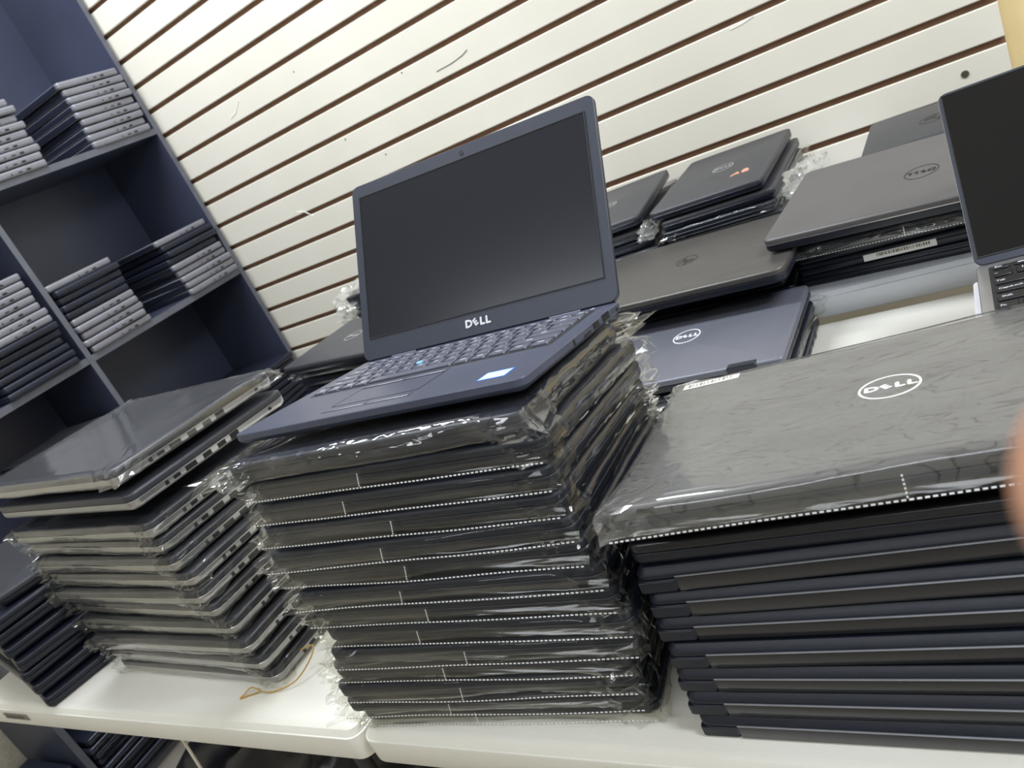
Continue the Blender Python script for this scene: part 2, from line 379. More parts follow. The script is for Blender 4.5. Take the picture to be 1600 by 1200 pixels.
# ------------------------------------------------------------------ closed laptops
STY = {}
def style(key, W_, D_, T, mb_, ml_, r=0.011, ports=(), hinge_front=False, wedge=0.0, silver_line=None, gasket=None, tight=False, soft=0.0):
    base = MB(); base.slab(0, 0, W_, D_, r, [(0.0035, 0.0), (0.0008, 0.003), (0, 0.005), (0, 0.54*T-0.0006), (0.0006, 0.54*T)], 4, None, wedge)
    base.slab(0, 0, W_-0.005, D_-0.005, r, [(0, 0.50*T), (0, 0.62*T)], 3, None, wedge)
    lid = MB(); lz = 0.552*T if tight else 0.585*T
    if hinge_front:
        prof = [(0.0006, 0.60*T), (0, 0.60*T+0.0006), (0, T-0.0056), (0.0004, T-0.0048), (0.0042, T-0.0006), (0.0050, T)]
    else:
        prof = [(0.0003, lz), (0, lz+0.0004), (0, T-0.0034), (0.0004, T-0.0022), (0.0013, T-0.0011), (0.0026, T-0.0004), (0.0045+soft, T)]
    lid.slab(0, 0, W_, D_, r, prof, 4, None, wedge)
    s = dict(W=W_, D=D_, T=T, base=base.mesh('base', mb_, 30), lid=lid.mesh('lid', ml_, 30), ports=[], extra=[], wedge=wedge)
    for (sd, pos, w, h, zc) in ports:        # side: 'r','l','f','b'
        p = MB(); t = 0.0006
        if sd in 'rl': p.box(-t/2, t/2, -w/2, w/2, -h/2, h/2); loc = ((W_/2 if sd == 'r' else -W_/2), pos, zc*T)
        else: p.box(-w/2, w/2, -t/2, t/2, -h/2, h/2); loc = (pos, (-D_/2 if sd == 'f' else D_/2), zc*T)
        s['ports'].append((p.mesh('port', 'port'), loc))
    if hinge_front:
        b = MB(); b.slab(0, 0, W_-0.064, 0.013, 0.0012, [(0.0008, 0.0012), (0, 0.002), (0, T-0.0085), (0.0002, T-0.0075), (0.0007, T-0.0066), (0.0015, T-0.0059), (0.0028, T-0.0053)], 2)
        s['extra'].append(('hinge_bar', b.mesh('hinge_bar', 'black_edge', 60), (0, -D_/2+0.0057, 0)))
        b = MB(); b.slab(0, 0, W_-0.0640, 0.0016, 0.0004, [(0.0003, T-0.0075), (0, T-0.0072), (0, T-0.0068), (0.0003, T-0.0065)], 1)  # pale strip painted in place of the highlight along the hinge bar's top edge
        s['extra'].append(('pale_edge_strip', b.mesh('pale_edge_strip', 'highlight_grey', 60), (0, -D_/2-0.0005, 0)))
        for sx in (-1, 1):
            c = MB(); c.slab(0, 0, 0.0312, 0.012, 0.003, [(0.0012, 0.0004), (0, 0.002), (0, 0.50*T-0.0006), (0.0006, 0.50*T)], 2)
            s['extra'].append(('hinge_cap', c.mesh('hinge_cap', mb_, 30), (sx*(W_/2-0.0161), -D_/2+0.0056, 0)))
    else:
        for sx in (-1, 1):
            c = MB(); c.slab(0, 0, 0.04, 0.008, 0.002, [(0.001, 0.45*T), (0, 0.5*T), (0, 0.60*T), (0.001, 0.66*T)], 2)
            s['extra'].append(('hinge', c.mesh('hinge', mb_, 30), (sx*(W_/2-0.06), D_/2-0.0045, 0)))
    if gasket:
        l = MB(); l.slab(0, 0, W_-0.0008, D_-0.0008, r, [(0, gasket[0]*T), (0, gasket[1]*T)], 4); s['extra'].append(('gasket', l.mesh('gasket', 'dark_gap', 30), (0, 0, 0)))
    if silver_line:
        for z0, z1 in silver_line:
            l = MB(); l.slab(0, 0, W_+0.0006, D_+0.0006, r, [(0, z0*T), (0, z1*T)], 4); s['extra'].append(('pale_edge_strip', l.mesh('pale_edge_strip', 'silver', 30), (0, 0, 0)))
    STY[key] = s
P14 = [('r', 0.06, 0.010, 0.0075, .34), ('r', 0.035, 0.013, 0.005, .34), ('r', 0.01, 0.013, 0.005, .34), ('r', -0.02, 0.004, 0.004, .34)]
P15 = [('r', 0.095, 0.005, 0.004, .32), ('r', 0.030, 0.014, 0.0085, .30), ('r', 0.008, 0.013, 0.0060, .30), ('r', -0.016, 0.013, 0.0060, .30), ('r', -0.042, 0.017, 0.0060, .30), ('r', -0.064, 0.010, 0.0045, .30), ('r', -0.079, 0.005, 0.005, .30)]
PSH = [('r', 0.045, 0.012, 0.005, .33), ('r', 0.02, 0.012, 0.003, .33), ('r', -0.005, 0.004, 0.004, .33)]
style('black14', .331, .221, .0178, 'black_plastic', 'black_plastic', ports=P14)
style('hp15', .377, .257, .0205, 'silver', 'hp_lid', r=0.014, ports=P15, gasket=(.52, .66), soft=0.003)
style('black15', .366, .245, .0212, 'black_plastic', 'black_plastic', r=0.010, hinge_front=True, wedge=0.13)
style('black15f', .366, .245, .0195, 'black_plastic', 'black_edge', r=0.010)
style('grey15', .366, .243, .0225, 'black_plastic', 'bagged_lid', r=0.012)
style('dell_grey15', .376, .250, .0215, 'black_plastic', 'grey_lid', r=0.010, silver_line=[(.55, .61)])
style('steel15', .375, .255, .0215, 'black_plastic', 'steel_lid', r=0.020, hinge_front=False)
style('flip14', .323, .224, .0200, 'black_plastic', 'flip_lid', r=0.010, ports=[('r', 0.03, .011, .0065, .34), ('r', 0.0, .012, .005, .34), ('r', -.03, .012, .005, .34), ('r', -.06, .010, .004, .34)])
style('graph14', .331, .221, .0190, 'black_satin', 'graphite_lid', ports=P14)
style('dark14', .331, .221, .0190, 'black_satin', 'black_satin', ports=P14)
style('shelf_s', .305, .207, .0175, 'shelf_silver', 'shelf_silver', r=0.008, ports=PSH, tight=True)
style('shelf_d', .305, .207, .0175, 'shelf_dark', 'shelf_dark', r=0.008, ports=PSH + [('r', -0.06, 0.012, 0.005, .33), ('r', -0.08, 0.012, 0.005, .33)], tight=True)
for k_ in ('shelf_s', 'shelf_d'):
    s_ = STY[k_]; b_ = MB(); b_.bbox(-s_['W']/2+.012, s_['W']/2-.012, -.0012, .003, .0022, s_['T']-.0022, .0008)
    s_['extra'] = [('long_side_strip', b_.mesh('long_side_strip', 'shelf_dark', 40), (0, -s_['D']/2, 0))]  # dark strip along one long side of the body
# bags, a few per size
BAGS = {}
def bags(key, n, **k):
    s = STY[key]; BAGS[key] = [bag_mesh(s['W'], s['D'], s['T'], 11*i+len(key), wedge=s['wedge'], **k) for i in range(n)]
bags('black14', 6); bags('hp15', 6, front=0.003, corner=0.013); bags('grey15', 1, front=0.004, corner=0.010); bags('dark14', 2, corner=0.02)
SEALS = [seal_meshes(.331, .221, .0178, 7+i, f) for i, f in enumerate((0.44, 0.40, 0.47, 0.43, 0.50, 0.36))]
SEAL_F = seal_meshes(.366, .243, .0225, 77, 0.52)

def laptop(key, label, group, mw, logo=None, logo_rot=0, logo_at=(0, 0), logo_scale=1.0, bag=None, seal=None, ports=True, extra=True, name='laptop'):
    s = STY[key]; t = thing(name, label, 'laptop', group, mw)
    b = put('base', s['base'], t); l = put('lid', s['lid'], t)
    if ports:
        for me, loc in s['ports']: put('port', me, b, loc)
    if extra:
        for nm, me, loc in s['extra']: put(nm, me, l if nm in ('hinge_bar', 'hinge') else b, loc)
    if logo:
        g = put('round_logo', LOGO[logo], l, (logo_at[0], logo_at[1], s['T']), (0, 0, R(logo_rot))); g.scale = (logo_scale, logo_scale, 1)
    if bag is not None:
        bg = put('plastic_bag', bag, t); bg['label'] = 'clear plastic bag'
        if seal:
            put('seal_strip', seal[0], bg); stuff(put('seal_dashes', seal[1], bg))
            if seal[2]: put('bag_flap', seal[2], bg)
    return t
def cl(key, c):      # local corner of a closed laptop, bottom face unless 't'
    s = STY[key]; return ((-s['W']/2 if 'l' in c else s['W']/2), (-s['D']/2 if 'f' in c else s['D']/2), (s['T'] if 't' in c else 0))

# ================================================================== the room
XS = -2.073                                   # front plane of the shelving
YW = 1.82                                     # face of the slat wall
f = MB(); f.box(-2.5, 2.6, -3.0, 2.0, -0.05, 0); struct('floor', f.mesh('floor', 'terrazzo'))
f = MB(); f.box(-2.5, 2.6, -3.0, 2.0, CEIL, CEIL+0.05); struct('ceiling', f.mesh('ceiling', 'ceiling'))
f = MB(); f.box(-2.5, -2.385, -3.0, 2.0, 0, CEIL); struct('wall_left', f.mesh('wall_left', 'beige_wall'))
f = MB(); f.box(2.5, 2.6, -3.0, 2.0, 0, CEIL); struct('wall_right', f.mesh('wall_right', 'room_wall'))
f = MB(); f.box(-2.5, 2.6, -3.1, -3.0, 0, CEIL); struct('wall_front', f.mesh('wall_front', 'room_wall'))
f = MB(); f.box(0.034, 2.5, YW+0.02, YW+0.15, 0, CEIL); struct('wall_back_plain', f.mesh('wall_back_plain', 'yellow_wall')).name = 'wall_back_right'
f = MB(); f.box(-2.385, 0.034, YW+0.012, YW+0.15, 0, CEIL)
wall = struct('wall_back', f.mesh('wall_back', 'slat_core'))
PITCH = 0.07617
GRV = 0.0105
z0 = Z(9.4686*PITCH)                          # a groove centre lies at z0 - k*pitch
sl = MB()
x0, x1 = -2.385, 0.034; y0, y1 = YW, YW+0.0125; h = PITCH-GRV
for (a, b) in ((0, 1),):
    prof = [(y1, -h/2+0.003), (y0+0.003, -h/2+0.001), (y0+0.001, -h/2+0.0015), (y0, -h/2+0.003), (y0, h/2-0.003), (y0+0.001, h/2-0.0015), (y0+0.003, h/2-0.001), (y1, h/2-0.003)]
    vs = [(x0, y, z) for y, z in prof] + [(x1, y, z) for y, z in prof]; n = len(prof)
    sl.add(vs, [(i, i+1, n+i+1, n+i) for i in range(n-1)] + [tuple(reversed(range(n))), tuple(range(n, 2*n)), (n-1, 0, n, 2*n-1)])
slme = sl.mesh('slat', 'slat')
for k in range(-8, 27):
    zc = z0-(k+0.5)*PITCH
    if zc-h/2 < 0.02 or zc+h/2 > CEIL: continue
    put('slat', slme, wall, (0, 0, zc))
mk = MB(); mk.tube([(-1.106, YW-0.0002, Z(.064)), (-1.059, YW-0.0002, Z(.0645)), (-1.022, YW-0.0002, Z(.069)), (-1.004, YW-0.0002, Z(.075))], 0.0011, 6); put('scratch', mk.mesh('scratch', 'mark'), wall)
for (x, z, dx, dz) in ((-1.75, -.10, .05, -.03), (-1.62, -.33, .05, -.02), (-1.80, .21, .06, .03), (-.42, -.13, .05, .006)):
    mk = MB(); mk.tube([(x, YW-0.0001, Z(z)), (x+dx*.5, YW-0.0001, Z(z+dz*.25)), (x+dx, YW-0.0001, Z(z+dz))], 0.0013, 6); put('scuff', mk.mesh('scuff', 'scuff'), wall)
for (x, z) in ((-1.46, .02), (-1.36, -.06), (-1.2, .10), (-.9, .20), (-1.51, .23)):
    mk = MB(); mk.cyl((0, 0), 0.0022, -0.0004, 0.0008, 8); put('fleck', mk.mesh('fleck', 'mark'), wall, (x, YW, Z(z)), (R(90), 0, 0))
mk = MB(); mk.cyl((0, 0), 0.007, -0.002, 0.0015, 14); mk.box(-0.005, 0.005, -0.0008, 0.0008, 0.0014, 0.002)
put('screw', mk.mesh('screw', 'screw_metal', 30), wall, (-0.040, YW, Z(-.381)), (R(90), 0, 0))

# ================================================================== shelving unit on the left
sh = thing('shelving_unit', 'dark navy open shelving unit of square compartments standing beside the slatted wall', 'shelf', None, Matrix.Translation((XS, 1.2, 0)))
def shp(name, x0, x1, y0, y1, zz0, zz1, mt='shelf_board', edge=True):
    b = MB(); b.box(x0-XS, x1-XS, y0-1.2, y1-1.2, zz0, zz1); o = put(name, b.mesh(name, mt), sh)
    if edge:
        e = MB(); e.box(x1-XS, x1-XS+0.0012, y0-1.2, y1-1.2, zz0, zz1); put('edge_band', e.mesh('edge_band', 'shelf_edge'), o)
XB = -2.372
SHTOP = Z(1.24)
for yc in (0.597, 1.199, 1.799): shp('upright', XB, XS, yc-0.008, yc+0.008, 0.03, SHTOP)
for zc in (0.767+0.4715-0.009, 0.294, -0.1780, -0.650, -1.1225):
    for (ya, yb) in ((0.605, 1.191), (1.207, 1.791)):
        shp('shelf_board', XB, XS-0.001, ya, yb, Z(zc)-0.018, Z(zc))
shp('back_panel', XB-0.006, XB, 0.589, 1.807, 0.03, SHTOP, edge=False)
shp('plinth_board', XS-0.02, XS-0.004, 0.605, 1.791, 0.028, Z(-1.1405), 'plinth', False)
shp('base_rail', XB, XS-0.01, 0.589, 1.807, 0.0, 0.03, 'dark_gap', False)

def shelf_stack(n, y_lo, z, kinds, where, group, xf=-2.06, dz=0.0205, yaw_j=1.2, seed=1):
    rng = random.Random(seed)
    for i in range(n):
        key = 'shelf_s' if kinds[i] == 's' else 'shelf_d'
        s = STY[key]; 
        yaw = rng.uniform(-yaw_j, yaw_j); dy = rng.uniform(-.006, .006); dx = rng.uniform(-.012, .004)
        colr = 'silver' if kinds[i] == 's' else 'dark'
        pos = 'top' if i == n-1 else ORD[i]
        lab = f"{colr} laptop, {pos} of {where}" if pos in ('top', 'bottom') else f"{colr} laptop, {pos} from bottom of {where}"
        mw = pose((s['W']/2, -s['D']/2, 0), (xf+dx, y_lo+dy, z+i*dz), yaw)
        laptop(key, lab, group, mw)
B1, B2, B4 = 0.2945, -0.1775, -1.122
shelf_stack(9, 1.572, B1, 'sssssssss', 'upper shelf stack beside the slatted wall', 'laptops on the upper shelf', seed=3, dz=.0210)
shelf_stack(9, 1.213, B1, 'sssssssss', 'upper shelf stack at the left picture edge', 'laptops on the upper shelf', seed=4, dz=.0207)
shelf_stack(9, 1.576, B2, 'sssssddds', 'middle shelf stack beside the slatted wall', 'laptops on the middle shelf', seed=5)
shelf_stack(10, 1.213, B2, 'ssssssdddds'[1:], 'middle shelf stack just right of the divider', 'laptops on the middle shelf', seed=6)
shelf_stack(13, 0.966, B2, 'ddddddsssssss', 'middle shelf stack just left of the divider', 'laptops on the middle shelf', seed=7, dz=.0203)
shelf_stack(8, 1.555, -.6495, 'dddddddd', 'lower shelf stack beside the slatted wall', 'laptops on the lower shelf', seed=8, dz=.0213, xf=-2.03, yaw_j=3)
shelf_stack(15, 0.972, -.6495, 'dddddddddddddds', 'lower shelf stack left of the divider', 'laptops on the lower shelf', seed=9, dz=.0212, xf=-2.03, yaw_j=3)
shelf_stack(9, 0.615, B4, 'ddddddddd', 'bottom shelf stack seen under the table', 'laptops on the bottom shelf', seed=10, dz=.0203)

# ================================================================== folding tables
def table(label, x0, x1, y0, y1, ztop, mt, seam, badge=False):
    T = 0.042
    t = thing('folding_table', label, 'table', 'white folding tables', Matrix.Translation(((x0+x1)/2, (y0+y1)/2, 0)))
    cx, cy = (x0+x1)/2, (y0+y1)/2
    for a, b in ((x0, seam-0.0012), (seam+0.0012, x1)):
        mb = MB()
        mb.slab((a+b)/2-cx, 0, b-a, y1-y0, 0.018, [(0.006, Z(ztop)-T), (0.001, Z(ztop)-T+0.003), (0, Z(ztop)-T+0.006), (0, Z(ztop)-0.010), (0.0006, Z(ztop)-0.0085), (0.0022, Z(ztop)-0.008), (0.0035, Z(ztop)-0.006), (0.007, Z(ztop)-0.0018), (0.012, Z(ztop))], 5)
        put('tabletop_half', mb.mesh('tabletop_half', mt, 30), t)
    for sx in (x0+0.55, x1-0.30):
        fr = MB()
        for sy in (y0+0.20, y1-0.10): fr.tube([(sx-cx, sy-cy, 0.0), (sx-cx, sy-cy, Z(ztop)-T)], 0.0125, 10)
        fr.tube([(sx-cx, y0+0.20-cy, 0.12), (sx-cx, y1-0.10-cy, 0.12)], 0.010, 10)
        put('leg_frame', fr.mesh('leg_frame', 'table_leg', 40), t)
    if badge:
        b = MB(); b.bbox(-0.045, 0.032, -0.0015, 0.001, -0.006, 0.006, 0.0006); bo = put('badge', b.mesh('badge', 'badge'), t, (-1.43-cx, y0-cy, Z(ztop)-0.020))
        tx = MB()
        for i in range(6): tx.box(-0.036+i*0.010, -0.030+i*0.010, -0.0019, -0.0016, -0.0032, 0.0032)
        put('badge_print', tx.mesh('badge_print', 'mark'), bo)
    return t
table('white folding table in front carrying the tall laptop stacks', -1.577, 0.252, 0.383, 1.143, -.517, 'table_white', -.6625, True)
table('cool white folding table standing behind, close to the slatted wall', -1.45, 0.38, 1.160, 1.805, -.480, 'table_cool', -.60)

# ================================================================== middle stack: bagged black laptops, open laptop on top
cm = [(-.316, .417), (-.318, .409), (-.314, .406), (-.304, .405), (-.296, .402), (-.292, .401), (-.294, .403), (-.297, .403), (-.301, .404), (-.303, .405), (-.309, .404), (-.308, .406), (-.306, .409), (-.310, .412)]
rng = random.Random(5)
for i in range(14):
    t = i/14.0
    x, y = cm[i]
    z = -.5165+i*.02165
    mw = pose(cl('black14', 'fr'), (x-.012+rng.uniform(-.004, .004), y+.009+.02*t*t, z), 4-2.4*t+rng.uniform(-1.1, 1.1), -9.0*t**1.15, 2.1*t)
    lab = ('bagged black laptop lying on the table, bottom of the middle stack' if i == 0 else
           'bagged black laptop directly under the open laptop in the middle stack' if i == 13 else
           f'bagged black laptop, {ORD[i]} from bottom of the middle stack under the open laptop')
    laptop('black14', lab, 'bagged laptops in the middle stack', mw, bag=bag_mesh(.331, .221, .0178, 913, 'film_crisp', 0.012, 0.026, 0.0035) if i == 13 else BAGS['black14'][i % 6], seal=SEALS[i % 6] if i != 13 else None)

# ------------------------------------------------------------------ open laptops
ROWS = [
 (0.0095, [('', .9375)]*16, 0),
 (0.0163, [(c, 1) for c in '`1234567890-='] + [('', 2)], 1),
 (0.0163, [('', 1.5)] + [(c, 1) for c in 'QWERTYUIOP[]'] + [('\\', 1.5)], 1),
 (0.0163, [('', 1.75)] + [(c, 1) for c in 'ASDFGHJKL;\''] + [('', 2.25)], 1),
 (0.0163, [('', 2.25)] + [(c, 1) for c in 'ZXCVBNM,./'] + [('', 2.75)], 1),
 (0.0163, [('', 1)]*4 + [('', 5.5)] + [('', 1)]*2 + [('', 1.1667)]*3, 1)]
KEYM = {}
def key_mesh(w, h, mt):
    k = (round(w, 4), round(h, 4), mt)
    if k not in KEYM:
        mb = MB(); mb.slab(0, 0, w, h, 0.0015, [(0, 0), (0, 0.0014), (0.0006, 0.0020)], 1); KEYM[k] = mb.mesh('key', mt, 40)
    return KEYM[k]
def keyboard(parent, x0, width, ytop, z, mt, named=None):
    """rows run from ytop towards the front"""
    u = width/15.0; pit = 0.0187; gap = 0.0040
    well = MB(); H = 0.0115+5*pit
    well.slab(x0+width/2, ytop-H/2, width+0.004, H+0.003, 0.003, [(0, z-0.001), (0, z+0.0002)], 2)
    kb = put('keyboard', well.mesh('keyboard', 'dark_gap'), parent)
    leg = MB(); y = ytop
    for r, (h, keys, _) in enumerate(ROWS):
        hh = 0.0115 if r == 0 else pit
        x = x0
        for q, (c, wu) in enumerate(keys):
            w = wu*u; put('key', key_mesh(w-gap, hh-gap, mt), kb, (x+w/2, y-hh/2, z+0.0002))
            zz = z+0.0002+0.00205
            nm = named.get((r, q)) if named else None
            if nm: bold(leg, nm, 0.0052, x+0.0028+0.00145*len(nm), y-hh/2, zz, 0.00008)
            elif c: bold(leg, c, 0.0062, x+w*0.38, y-hh*0.42, zz, 0.00012)
            elif r == 0: leg.box(x+w*.3, x+w*.6, y-hh*.58, y-hh*.46, zz, zz+0.00002)
            elif wu != 5.5: leg.box(x+w*.30, x+w*.30+0.007, y-hh*.50, y-hh*.43, zz, zz+0.00002)
            x += w
        y -= hh
    stuff(put('key_legends', leg.mesh('key_legends', 'legend'), kb))
    return kb, H
def open_laptop(label, group, mw, W_, D_, L, ang, T, mats, model):
    """local origin: front-left corner of the base at its underside; deck at z=T"""
    t = thing('open_laptop', label, 'laptop', group, mw)
    b = MB(); b.slab(W_/2, D_/2, W_, D_, 0.010, [(0.006, 0.0), (0.0015, 0.0028), (0, 0.0050), (0, T-0.0008), (0.0008, T)], 5)
    base = put('base', b.mesh('base', mats[0], 30), t)
    hy = D_-0.006
    # lid, built lying along +z then tipped about the hinge line
    lidm = Matrix.Translation((0, hy, T+0.0012)) @ Matrix.Rotation(R(90)-R(ang), 4, 'X') 
    # in lid space: x right, z up along the lid, -y towards the viewer
    lt = 0.0065
    l = MB(); l.slab(W_/2, L/2, W_, L, 0.009, [(0.0015, -lt), (0, -lt+0.0015), (0, -0.0008), (0.0008, 0.0)], 5, Matrix.Rotation(R(90), 4, 'X'))
    lid = put('lid', l.mesh('lid', mats[1], 30), t); lid.matrix_local = lidm
    bx, bt, bb = model['bezel']
    bz = MB(); y = -0.0002
    s = MB(); s.box(bx, W_-bx, -0.0004, 0.0002, bb, L-bt); scr = put('screen', s.mesh('screen', mats[2]), lid)
    e = MB(); g = 0.0011
    for (xa, xb, za, zb) in ((bx-g, bx, bb-g, L-bt+g), (W_-bx, W_-bx+g, bb-g, L-bt+g), (bx, W_-bx, L-bt, L-bt+g), (bx, W_-bx, bb-g, bb)): e.box(xa, xb, -0.0009, 0, za, zb)
    put('screen_frame', e.mesh('screen_frame', 'dark_gap'), lid)
    c = MB(); c.cyl((0, 0), 0.0030, 0, 0.0004, 14); cb = put('webcam', c.mesh('webcam', 'port'), lid, (W_/2, 0, L-bt*0.55), (R(90), 0, 0))
    if model.get('dell'):
        d = MB(); dell_letters(d, 0.0115, 0, t=0.05); put('brand_letters', d.mesh('brand_letters', 'logo_white'), lid, (W_/2, -0.0005, bb*0.52), (R(90), 0, 0))
    if model.get('rim'):
        rm = MB(); rm.slab(W_/2, L/2, W_+0.001, L+0.001, 0.0095, [(0, -lt*0.82), (0, -lt*0.2)], 5, Matrix.Rotation(R(90), 4, 'X')); put('lid_rim', rm.mesh('lid_rim', 'silver', 30), lid)
    for sx in model['hinges']:
        h = MB(); h.tube([(sx-0.018, hy+0.0025, T-0.0016), (sx+0.018, hy+0.0025, T-0.0016)], 0.0036, 12); put('hinge', h.mesh('hinge', mats[0], 40), t)
    kb, H = keyboard(t, model['kx'], W_-2*model['kx'], hy-model['ky'], T, model['key'], model.get('named'))
    ks = hy-model['ky']-H
    # touchpad with two button bars
    tp = MB(); px, pw, ph = model['pad']; y1 = ks-0.016; y0 = y1-ph
    tp.slab(px+pw/2, (y0+y1)/2, pw, ph, 0.003, [(0, T-0.0004), (0, T+0.00015)], 3); pad = put('touchpad', tp.mesh('touchpad', mats[0], 30), base)
    gl = MB()
    for (xa, xb, ya, yb) in ((px-0.0006, px, y0, y1), (px+pw, px+pw+0.0006, y0, y1), (px, px+pw, y1, y1+0.0006), (px, px+pw, y0-0.0006, y0)): gl.box(xa, xb, ya, yb, T, T+0.0003)
    put('touchpad_groove', gl.mesh('touchpad_groove', 'dark_gap'), pad)
    for (ya, yb) in ((ks-0.0125, ks-0.0035), (y0-0.0140, y0-0.0045)):
        for k in range(2):
            bm = MB(); xa = px+k*pw/2+0.0006; xb = px+(k+1)*pw/2-0.0006
            bm.slab((xa+xb)/2, (ya+yb)/2, xb-xa, yb-ya, 0.0015, [(0, T-0.0004), (0, T+0.0003), (0.0005, T+0.0006)], 2); put('pad_button', bm.mesh('pad_button', mats[0], 30), base)
        gl = MB(); gl.box(px-0.0008, px+pw+0.0008, ya-0.0014, ya, T, T+0.00025); put('button_groove', gl.mesh('button_groove', 'dark_gap'), base)
    if model.get('nub'):
        n = MB(); n.slab(0, 0, 0.0075, 0.0075, 0.0035, [(0, 0), (0, 0.0022), (0.001, 0.003)], 4); put('pointing_stick', n.mesh('pointing_stick', 'blue_nub', 40), t, (model['kx']+(W_-2*model['kx'])*0.42, ks+2.0*0.0187, T+0.001))
    if model.get('sticker'):
        st = MB(); st.box(-0.014, 0.014, -0.0105, 0.0105, 0, 0.0002); so = put('sticker', st.mesh('sticker', 'sticker_blue'), t, model['sticker']+(T,), (0, 0, 0))
        s2 = MB(); s2.box(-0.0125, 0.0125, -0.009, 0.0085, 0.0002, 0.0003); put('sticker_print', s2.mesh('sticker_print', 'sticker_pale'), so)
    for (y, w, h) in model['ports']:
        p = MB(); p.box(W_-0.0003, W_+0.0003, y-w/2, y+w/2, T*0.42, T*0.42+h)
        po = put('port', p.mesh('port', 'port'), base)
        if w > 0.01: q = MB(); q.box(W_-0.0001, W_+0.0006, y-w*.4, y+w*.4, T*0.42+h*.35, T*0.42+h*.6); put('port_tongue', q.mesh('port_tongue', 'table_leg'), po)
    if model.get('power'):
        p = MB(); p.slab(0, 0, 0.017, 0.008, 0.003, [(0, 0), (0, 0.0004)], 3); pb = put('power_button', p.mesh('power_button', 'deck', 40), base, model['power']+(T,))
        p = MB(); p.ring(0.0022, 0.0022, 0.0005, 0.0004, 0.0005, 16); p.box(-0.0003, 0.0003, 0, 0.003, 0.0004, 0.0005); put('power_symbol', p.mesh('power_symbol', 'legend'), pb)
    return t
OT = 0.0112
mwo = pose((0, 0, OT), (-.6558, .4525, -.1874), 1.62, -9.78, 2.25)
open_laptop('open black laptop with a dark blank screen on top of the middle stack', 'open laptops on show', mwo, .331, .2209, .2165, 115.0, OT,
            ('deck', 'bezel', 'screen'),
            dict(bezel=(0.0125, 0.0165, 0.0265), dell=True, hinges=(0.06, 0.271), kx=0.0215, ky=0.016, key='key', pad=(0.105, 0.102, 0.045), nub=True, sticker=(0.291, 0.028),
                 ports=[(0.175, 0.017, 0.0065), (0.150, 0.014, 0.0055), (0.128, 0.016, 0.0020), (0.098, 0.004, 0.005), (0.205, 0.006, 0.003)], power=(0.305, 0.208)))

# ================================================================== right stack: black laptops hinge side out, bagged grey one on top
cr = [(-.284, .408), (-.287, .409), (-.288, .412), (-.287, .414), (-.290, .420), (-.288, .422), (-.290, .424), (-.290, .430), (-.296, .433)]
yr = [0.3, 0.9, 1.2, 2.2, 2.4, 3.2, 4.4, 3.6, 5.0]
for i in range(9):
    t = (i/9.0)
    mw = pose(cl('black15', 'fl'), (cr[i][0], cr[i][1], -.5167+i*.02235), yr[i], -8.2*t, 0)
    lab = ('black laptop, hinge side out, at the bottom of the right stack' if i == 0 else
           'black laptop with its hinge side out, right under the bagged grey laptop' if i == 8 else
           f'black laptop, hinge side out, {ORD[i]} from bottom of the right stack')
    if i == 7:
        mw = pose(cl('black15f', 'fl'), (cr[i][0], cr[i][1], -.5167+i*.02235), yr[i], -8.2*t, 0); lab = 'black laptop with its thin front edge out, second below the bagged grey one'
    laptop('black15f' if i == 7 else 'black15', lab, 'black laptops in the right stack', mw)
mw = pose(cl('grey15', 'flt'), (-.2775, .4076, -.2900), 4.8, -8.7, 0)
fb = bag_mesh(.366, .243, .0225, 301, 'film_cling', 0.004, 0.012)
F = laptop('grey15', 'bagged grey laptop with a round logo on top of the right stack', None, mw, logo='dell_white', logo_at=(0.005, 0.005), bag=fb, seal=SEAL_F, logo_scale=1.0)
st = MB(); st.bbox(-0.175, -0.122, 0.106, 0.1185, .0225+.0004, .0225+.0008, 0.0001); lid_ = [c for c in F.children if c.name.startswith('lid')][0]
so = put('paper_sticker', st.mesh('paper_sticker', 'sticker_white'), lid_)
st = MB()
for k in range(12): st.box(-0.170+k*0.0036, -0.170+k*0.0036+(0.0010 if k % 3 else 0.0022), 0.109, 0.116, .0225+.0008, .0225+.00085)
put('sticker_print', st.mesh('sticker_print', 'mark'), so)

# ================================================================== left stack: bagged silver-sided laptops
cl_ = [(-.832, .440), (-.836, .437), (-.842, .438), (-.856, .445), (-.872, .448), (-.873, .444), (-.873, .447), (-.884, .446), (-.890, .450), (-.885, .447), (-.886, .449), (-.892, .452)]
zl = [-.5165+.0252*i for i in range(10)] + [-.2500, -.2175]
for i in range(12):
    mw = pose(cl('hp15', 'fr'), (cl_[i][0]-.004, cl_[i][1]+.004, zl[i]), -2.2-0.25*i+rng.uniform(-.9, .9), -3.0*(i/11)**2, 0.12*i)
    bare = (i == 10)
    lab = ('bagged silver-sided laptop lying on the table at the bottom of the left stack' if i == 0 else
           'bagged silver-sided laptop with a graphite lid on top of the left stack' if i == 11 else
           'silver-sided laptop without a bag, second from the top of the left stack' if bare else
           f'bagged silver-sided laptop, {ORD[i]} from the bottom in the left stack')
    bg = None if bare else (bag_mesh(.377, .257, .0205, 411, 'film_cling_dark', 0.003, 0.012) if i == 11 else BAGS['hp15'][i % 6])
    laptop('hp15', lab, 'silver-sided laptops in the left stack', mw, bag=bg)

